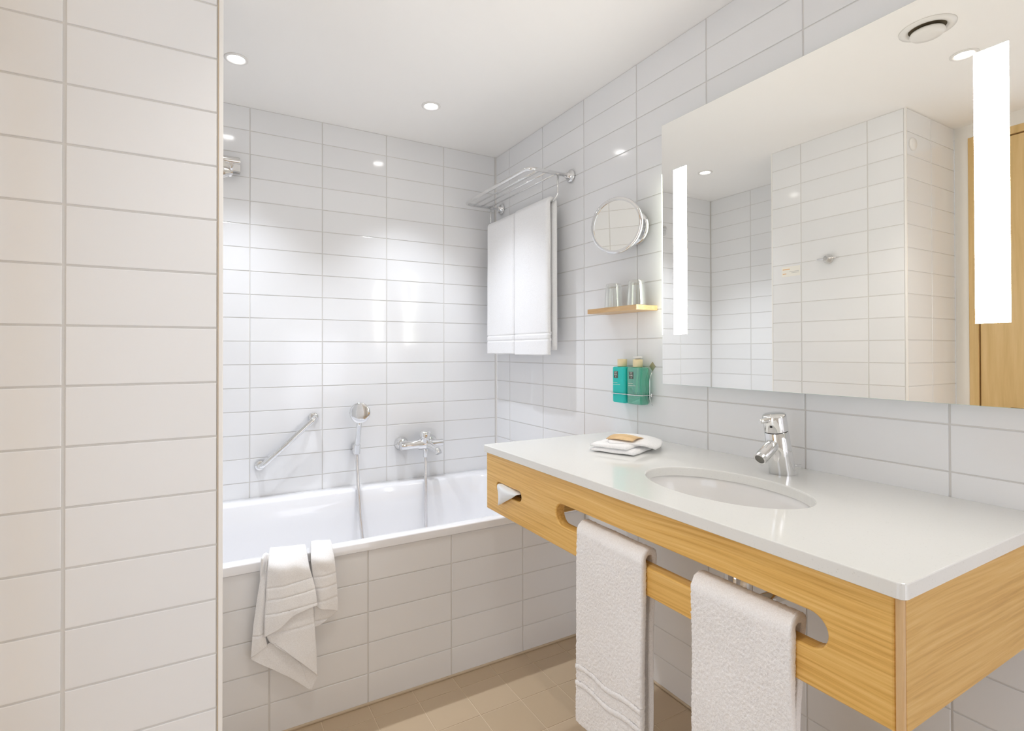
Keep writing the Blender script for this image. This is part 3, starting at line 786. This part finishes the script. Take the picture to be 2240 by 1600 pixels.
# ------------------------------------------------------------------ folded flannel and wrapped soap on the worktop
fl = empty('flannel', (-0.20, -1.195, SZ1)); tag(fl, 'white folded flannel lying on the worktop in front of the green bottles', 'flannel')
mb = MB()
def quad_sheet(c, z, bulge, nu=14, nv=14, wob=0.0015, seed=0):
    g = []
    for i in range(nu+1):
        row = []
        for j in range(nv+1):
            u = i/nu; v = j/nv
            p = (c[0]*(1-u)*(1-v) + c[1]*u*(1-v) + c[2]*u*v + c[3]*(1-u)*v)
            e = min(1, 6*min(u, 1-u, v, 1-v)+0.0)
            row.append(Vector((p.x, p.y, z + bulge*e + noise.noise(Vector((p.x*30, p.y*30, seed)))*wob)))
        g.append(row)
    return g
c4 = [Vector((-0.340, -1.180, 0)), Vector((-0.286, -1.312, 0)), Vector((-0.085, -1.232, 0)), Vector((-0.140, -1.098, 0))]
thick_grid(mb, quad_sheet(c4, SZ1+0.0072, 0.002, seed=1), 0.013)
c5 = [Vector((-0.338, -1.178, 0)), Vector((-0.292, -1.290, 0)), Vector((-0.110, -1.222, 0)), Vector((-0.150, -1.105, 0))]
thick_grid(mb, quad_sheet(c5, SZ1+0.0195, 0.003, seed=2), 0.012)
P(mb.build('bottom_folds', m_cotton), fl)
mb = MB()
gk = sheet([
  [(-0.300, -1.225, SZ1+0.027), (-0.262, -1.262, SZ1+0.027), (-0.225, -1.290, SZ1+0.024), (-0.190, -1.305, SZ1+0.012)],
  [(-0.285, -1.200, SZ1+0.033), (-0.235, -1.235, SZ1+0.035), (-0.200, -1.275, SZ1+0.032), (-0.165, -1.300, SZ1+0.018)],
  [(-0.235, -1.160, SZ1+0.036), (-0.195, -1.200, SZ1+0.040), (-0.160, -1.240, SZ1+0.035), (-0.125, -1.272, SZ1+0.022)],
  [(-0.175, -1.120, SZ1+0.030), (-0.140, -1.160, SZ1+0.032), (-0.110, -1.200, SZ1+0.028), (-0.088, -1.235, SZ1+0.018)]], 6, 6)
thick_grid(mb, gk, 0.008)
P(mb.build('top_fold', m_cotton), fl)
sp_ = empty('wrapped_soap', (-0.24, -1.235, SZ1+0.030)); tag(sp_, 'small soap in a tan paper wrapper on the folded flannel', 'soap')
mb = MB()
sg = sheet([
  [(-0.292, -1.200, SZ1+0.0375), (-0.276, -1.232, SZ1+0.0395), (-0.252, -1.272, SZ1+0.0365)],
  [(-0.268, -1.192, SZ1+0.0435), (-0.248, -1.228, SZ1+0.0465), (-0.226, -1.268, SZ1+0.0430)],
  [(-0.244, -1.182, SZ1+0.0450), (-0.222, -1.218, SZ1+0.0475), (-0.196, -1.262, SZ1+0.0400)]], 5, 5)
thick_grid(mb, sg, 0.003)
P(mb.build('wrapper', m_soap), sp_)

# ------------------------------------------------------------------ shelf with two glasses
sh = empty('glass_shelf', (-0.001, -1.02, 1.30)); tag(sh, 'small oak shelf carrying two upturned tumblers, left of the lit mirror', 'shelf')
P(MB().box(-0.100, -0.0005, -1.1350, -0.880, 1.2965, 1.3135, 0.001).build('board', m_shelf), sh)
def tumbler(y, lab):
    t = MB()
    z = 1.3137; prof = [(0.0, 0.0330), (0.004, 0.0335), (0.040, 0.0315), (0.080, 0.0285), (0.088, 0.0272), (0.090, 0.0240), (0.0902, 0.001)]
    inn = [(0.080, 0.001), (0.0795, 0.0245), (0.076, 0.0262), (0.040, 0.0295), (0.004, 0.0318), (0.0, 0.0318)]
    t.lathe((-0.052, y, z), (0, 0, 1), inn + prof, 36)
    # inn starts at the inside of the base; the rim closes it
    o = t.build('tumbler', m_glass); tag(o, lab, 'glass', 'upturned tumblers on the oak shelf'); return o
tumbler(-0.972, 'clear upturned glass tumbler on the oak shelf, farther from the lit mirror')
tumbler(-1.088, 'clear upturned glass tumbler on the oak shelf, closer to the lit mirror')

# ------------------------------------------------------------------ dispenser bottles in a wire holder
def text_mesh(s, size, m, loc, parent, face='x-', spacing=1.0, ext=0.0002):
    cu = bpy.data.curves.new('print', 'FONT'); cu.body = s; cu.size = size; cu.extrude = ext
    cu.align_x = 'CENTER'; cu.align_y = 'CENTER'; cu.space_character = spacing
    to = bpy.data.objects.new('tmp', cu); COL.objects.link(to)
    dg = bpy.context.evaluated_depsgraph_get(); me = bpy.data.meshes.new_from_object(to.evaluated_get(dg))
    COL.objects.unlink(to); bpy.data.objects.remove(to)
    rot = Matrix(((0, 0, -1), (-1, 0, 0), (0, 1, 0))).to_4x4()   # local x -> -Y, local y -> Z, normal -> -X
    me.transform(rot); me.materials.clear(); me.materials.append(m)
    o = link('print', me, None, None); o.location = loc; P(o, parent); return o

def bottle(yc, m, lab, logo_rows, clear=False):
    xc = -0.032; hx, hy = 0.0205, 0.0350; z0, z1 = 0.967, 1.098
    r = empty('dispenser_bottle', (xc, yc, z0)); tag(r, lab, 'bottle', 'pump bottles in the wire holder')
    mb = MB()
    rr = 0.0075 if clear else 0.012
    mb.loft([rrect(xc, yc, hx-0.006, hy-0.006, rr*0.5, z0), rrect(xc, yc, hx-0.0015, hy-0.0015, rr, z0+0.0015), rrect(xc, yc, hx, hy, rr, z0+0.006),
             rrect(xc, yc, hx, hy, rr, z1-0.005), rrect(xc, yc, hx-0.0012, hy-0.0012, rr, z1-0.0012), rrect(xc, yc, hx-0.005, hy-0.005, rr*0.6, z1), rrect(xc, yc, 0.012, 0.012, 0.0115, z1+0.001)], True, True, True)
    P(mb.build('body', m, auto=math.radians(50)), r)
    if clear:
        P(MB().tube([(xc, yc, z1-0.002), (xc-0.002, yc+0.004, 1.03), (xc-0.004, yc+0.012, 0.975)], 0.0028, 10).build('dip_tube', m_cap), r)
        mb = MB(); mb.loft([rrect(xc, yc, hx-0.003, hy-0.003, rr*0.7, z0+0.003), rrect(xc, yc, hx-0.003, hy-0.003, rr*0.7, 1.000)], True, True, True)
        P(mb.build('soap', m_liquid), r)
    P(MB().lathe((xc, yc, z1+0.0012), (0, 0, 1), [(0, 0.0165), (0.001, 0.0172), (0.026, 0.0172), (0.027, 0.0165), (0.0275, 0.001)], 32).build('cap', m_cap), r)
    if clear: P(MB().lathe((xc, yc, z1+0.0288), (0, 0, 1), [(0, 0.010), (0.003, 0.010), (0.004, 0.0165), (0.0085, 0.0165), (0.0095, 0.014)], 32).build('pump_head', m_plast), r)
    xf = xc-hx
    P(MB().box(xf-0.0006, xf+0.0001, yc+0.001, yc+0.022, 1.057, 1.082).build('label', m_logo), r)
    for i, t in enumerate(logo_rows):
        text_mesh(t, 0.0082, m_print, (xf-0.0008, yc+0.0115, 1.0775-0.0080*i), r, spacing=1.15)
    random.seed(11)
    for li, (z, n_) in enumerate(((1.0405, 7), (1.0335, 11))):
        y = yc+0.026; mbp = MB()
        for k in range(n_):
            wd = random.uniform(0.0015, 0.0032); mbp.box(xf-0.0005, xf+0.0001, y-wd, y, z-0.0008, z+0.0008); y -= wd+0.0009
        P(mbp.build('small_print', m_print), r)
    return r
LOGO = ['RIT', 'UA', 'LS']
bottle(-0.9945, m_teal, 'opaque teal pump bottle in the wire holder, left of its clear green twin', ['RIT', 'UAL', 'S'])
bottle(-1.0725, m_green, 'translucent green pump bottle with visible dip tube in the wire holder', ['RIT', 'UAL', 'S'], True)
hol = empty('bottle_holder', (-0.002, -1.034, 1.0)); tag(hol, 'chrome wire holder on the tiles around the two pump bottles', 'holder')
for yc in (-0.9945, -1.0725):
    pts = rrect(-0.032, yc, 0.0232, 0.0378, 0.012, 1.0005, 6); pts.append(pts[0])
    P(MB().tube(pts, 0.0018, 8, False).build('wire_ring', m_chrome), hol)
P(MB().box(-0.0080, -0.0005, -1.112, -0.957, 0.993, 1.008, 0.002).box(-0.0080, -0.0005, -1.045, -1.022, 0.965, 1.09, 0.002).build('back_plate', m_chrome), hol)
P(MB().tube(round_path([(-0.006, -1.116, 1.086), (-0.020, -1.1165, 1.060), (-0.020, -1.1165, 0.985), (-0.006, -1.116, 0.965)], 0.01), 0.0016, 8).build('side_wire', m_chrome), hol)
# diamond-shaped hook plate on the wall
dm = MB(); s_ = 0.0135
dm.add([(-0.003, -1.112, 1.1016+s_*1.15), (-0.003, -1.112-s_, 1.1016), (-0.003, -1.112, 1.1016-s_*1.15), (-0.003, -1.112+s_, 1.1016),
        (-0.0003, -1.112, 1.1016+s_*1.15), (-0.0003, -1.112-s_, 1.1016), (-0.0003, -1.112, 1.1016-s_*1.15), (-0.0003, -1.112+s_, 1.1016)],
       [(0, 1, 2, 3), (4, 5, 6, 7), (0, 1, 5, 4), (1, 2, 6, 5), (2, 3, 7, 6), (3, 0, 4, 7)])
o = dm.build('wall_plate', mat('brass_grey', (0.50, 0.45, 0.30), 0.35, 0.6)); tag(o, 'tiny diamond-shaped metal plate on the tiles beside the green bottles', 'plate')

# ------------------------------------------------------------------ magnifying mirror
cm = empty('magnifying_mirror', (-0.001, -1.09, 1.592)); tag(cm, 'round chrome magnifying mirror on a wall arm above the oak shelf', 'mirror')
cc = Vector((-0.118, -1.060, 1.5935)); nn = Vector((-0.930, -0.350, -0.03)).normalized()
P(MB().lathe(cc, nn, [(-0.012, 0.001), (-0.012, 0.085), (-0.009, 0.094), (0.0, 0.0985), (0.006, 0.0975), (0.009, 0.092), (0.0085, 0.0865), (0.004, 0.0855)], 64).build('ring', m_chrome, auto=math.radians(60)), cm)
mb = MB()
prof = [(0.0050-0.0028*(1-(r_/0.0865)**2), r_) for r_ in (0.0865, 0.07, 0.055, 0.04, 0.025, 0.012, 0.0001)]
mb.lathe(cc, nn, prof, 64)
P(mb.build('glass', m_mirror), cm)
P(MB().lathe((-0.0008, -1.040, 1.600), (-1, 0, 0), [(0, 0.060), (0.008, 0.060), (0.014, 0.054), (0.016, 0.03), (0.022, 0.016)], 48).build('wall_plate', m_chrome, auto=math.radians(50)), cm)
P(MB().tube(round_path([(-0.020, -1.040, 1.600), (-0.065, -1.042, 1.598), cc-nn*0.013], 0.02), 0.0075, 14).build('arm', m_chrome), cm)

# ------------------------------------------------------------------ grab bar, shower, bath mixer on the back wall
gb = empty('grab_bar', (-1.06, -0.001, 0.765)); tag(gb, 'chrome grab bar fixed aslant on the tiles above the bath', 'grab bar')
G0 = Vector((-1.168, -0.001, 0.668)); G1 = Vector((-0.947, -0.001, 0.861))
dv = (G1-G0).normalized(); off = Vector((0, -0.045, 0))
P(MB().tube(round_path([G0, G0+off, G1+off, G1], 0.028, 7), 0.0120, 16).build('bar', m_chrome), gb)
for g_ in (G0, G1):
    P(MB().lathe(g_, (0, -1, 0), [(0, 0.021), (0.007, 0.021), (0.009, 0.019), (0.010, 0.011)], 28).build('flange', m_chrome, auto=math.radians(50)), gb)

hs = empty('hand_shower', (-0.765, -0.05, 0.70)); tag(hs, 'chrome round-headed hand shower in a wall bracket above the bath', 'shower')
P(MB().box(-0.778, -0.752, -0.034, -0.0005, 0.690, 0.726, 0.003).tube([(-0.7655, -0.050, 0.688), (-0.7645, -0.055, 0.730)], 0.0155, 20).build('bracket', m_chrome, auto=math.radians(40)), hs)
P(MB().tube(catmull([(-0.7655, -0.049, 0.684), (-0.7635, -0.058, 0.735), (-0.7615, -0.069, 0.800), (-0.7605, -0.080, 0.850)], 5), 0.011, 18, True, [0.0085]+[0.0115]*5+[0.0125]*5+[0.0125, 0.012, 0.011, 0.010, 0.009]).build('handle', m_chrome), hs)
hn = Vector((-0.42, -0.90, 0.0)).normalized()
P(MB().lathe(Vector((-0.7605, -0.090, 0.8785)), hn, [(-0.012, 0.001), (-0.012, 0.020), (-0.009, 0.036), (-0.002, 0.0465), (0.003, 0.0475), (0.008, 0.045), (0.011, 0.036), (0.0125, 0.018), (0.013, 0.001)], 48).build('head', m_chrome, auto=math.radians(60)), hs)
P(MB().tube(catmull([(-0.7655, -0.049, 0.690), (-0.7676, -0.075, 0.60), (-0.7715, -0.106, 0.530), (-0.7725, -0.128, 0.46), (-0.7728, -0.150, 0.40), (-0.768, -0.185, 0.31), (-0.74, -0.25, 0.21), (-0.68, -0.30, 0.16), (-0.58, -0.28, 0.16), (-0.49, -0.20, 0.24), (-0.4643, -0.148, 0.3257), (-0.4602, -0.132, 0.408), (-0.4547, -0.120, 0.481), (-0.4495, -0.104, 0.553), (-0.4400, -0.082, 0.603), (-0.4345, -0.064, 0.648)], 8), 0.0076, 14).build('hose', m_hose), hs)

bt = empty('bath_mixer', (-0.45, -0.05, 0.705)); tag(bt, 'chrome bath mixer tap on the back wall above the right end of the bath', 'tap')
BZ = 0.706; BY = -0.066
for xx in (-0.535, -0.385):
    P(MB().lathe((xx, -0.0008, BZ), (0, -1, 0), [(0, 0.034), (0.004, 0.034), (0.012, 0.028), (0.024, 0.024), (0.026, 0.017), (0.045, 0.017)], 32).build('wall_flange', m_chrome, auto=math.radians(50)), bt)
P(MB().lathe((-0.562, BY, BZ), (1, 0, 0), [(0, 0.018), (0.002, 0.0210), (0.085, 0.0210), (0.092, 0.026), (0.150, 0.026), (0.157, 0.0175), (0.216, 0.0175), (0.218, 0.015)], 32).build('body', m_chrome, auto=math.radians(45)), bt)
P(MB().lathe((-0.440, BY-0.002, BZ+0.010), (0, -0.12, 1), [(0, 0.0235), (0.020, 0.0245), (0.022, 0.0225), (0.024, 0.0245), (0.052, 0.024), (0.055, 0.021), (0.056, 0.001)], 32).build('lever_cap', m_chrome, auto=math.radians(45)), bt)
P(MB().tube([(-0.440, BY-0.010, BZ+0.055), (-0.430, BY-0.040, BZ+0.062), (-0.428, BY-0.046, BZ+0.063)], 0.004, 10, True, [0.005, 0.004, 0.003]).build('lever', m_chrome), bt)
P(MB().tube(catmull([(-0.428, BY-0.012, BZ-0.002), (-0.414, BY-0.045, BZ-0.012), (-0.405, BY-0.075, BZ-0.022), (-0.402, BY-0.086, BZ-0.036)], 4), 0.0165, 18).build('spout', m_chrome), bt)
P(MB().lathe((-0.4345, BY+0.002, BZ-0.014), (0, 0, -1), [(0, 0.013), (0.020, 0.013), (0.022, 0.0105), (0.050, 0.0105), (0.052, 0.008)], 24).build('hose_outlet', m_chrome, auto=math.radians(45)), bt)

# retractable clothes line housing high on the back wall, partly behind the partition
cl = empty('clothes_line', (-1.28, -0.001, 1.935)); tag(cl, 'small chrome retractable clothes line case high on the tiles by the partition', 'clothes line')
P(MB().lathe((-1.330, -0.030, 1.9505), (1, 0, 0), [(0, 0.014), (0.002, 0.0165), (0.078, 0.0165), (0.082, 0.015), (0.083, 0.007)], 28).build('drum', m_chrome_s, auto=math.radians(45)), cl)
P(MB().box(-1.330, -1.246, -0.042, -0.0005, 1.905, 1.936, 0.002).build('case', m_chrome, None), cl)

# robe hook, sticker and round cover seen in the mirror
hk = empty('robe_hook', (XE, -1.030, 1.592)); tag(hk, 'small chrome robe hook on the partition tiles, seen in the wall mirror', 'hook')
P(MB().lathe((XE+0.0005, -1.030, 1.5965), (1, 0, 0), [(0, 0.022), (0.006, 0.022), (0.014, 0.019), (0.024, 0.012), (0.030, 0.010)], 28).build('base', m_chrome_s, auto=math.radians(50)), hk)
P(MB().tube([(XE+0.026, -1.075, 1.5965), (XE+0.026, -0.990, 1.5965)], 0.0045, 12).build('cross_bar', m_chrome), hk)
st = empty('sticker', (XE+0.001, -0.845, 1.56)); tag(st, 'small white printed sticker on the partition tiles, seen in the wall mirror', 'sticker')
P(MB().box(XE+0.0004, XE+0.0012, -0.893, -0.797, 1.537, 1.588).build('sheet', m_sticker), st)
P(MB().box(XE+0.0010, XE+0.0015, -0.840, -0.803, 1.572, 1.577).box(XE+0.0010, XE+0.0015, -0.822, -0.803, 1.550, 1.554).build('print', m_orange), st)
P(MB().box(XE+0.0010, XE+0.0015, -0.887, -0.838, 1.560, 1.5625).box(XE+0.0010, XE+0.0015, -0.887, -0.848, 1.5535, 1.5555).build('print', m_grey), st)
rc = MB().lathe((-1.400, YP-0.0005, 2.050), (0, -1, 0), [(0, 0.027), (0.006, 0.027), (0.010, 0.024), (0.012, 0.001)], 32).build('round_cover', m_plast, auto=math.radians(50))
tag(rc, 'round white cover plate high on the partition, seen in the wall mirror', 'cover plate')
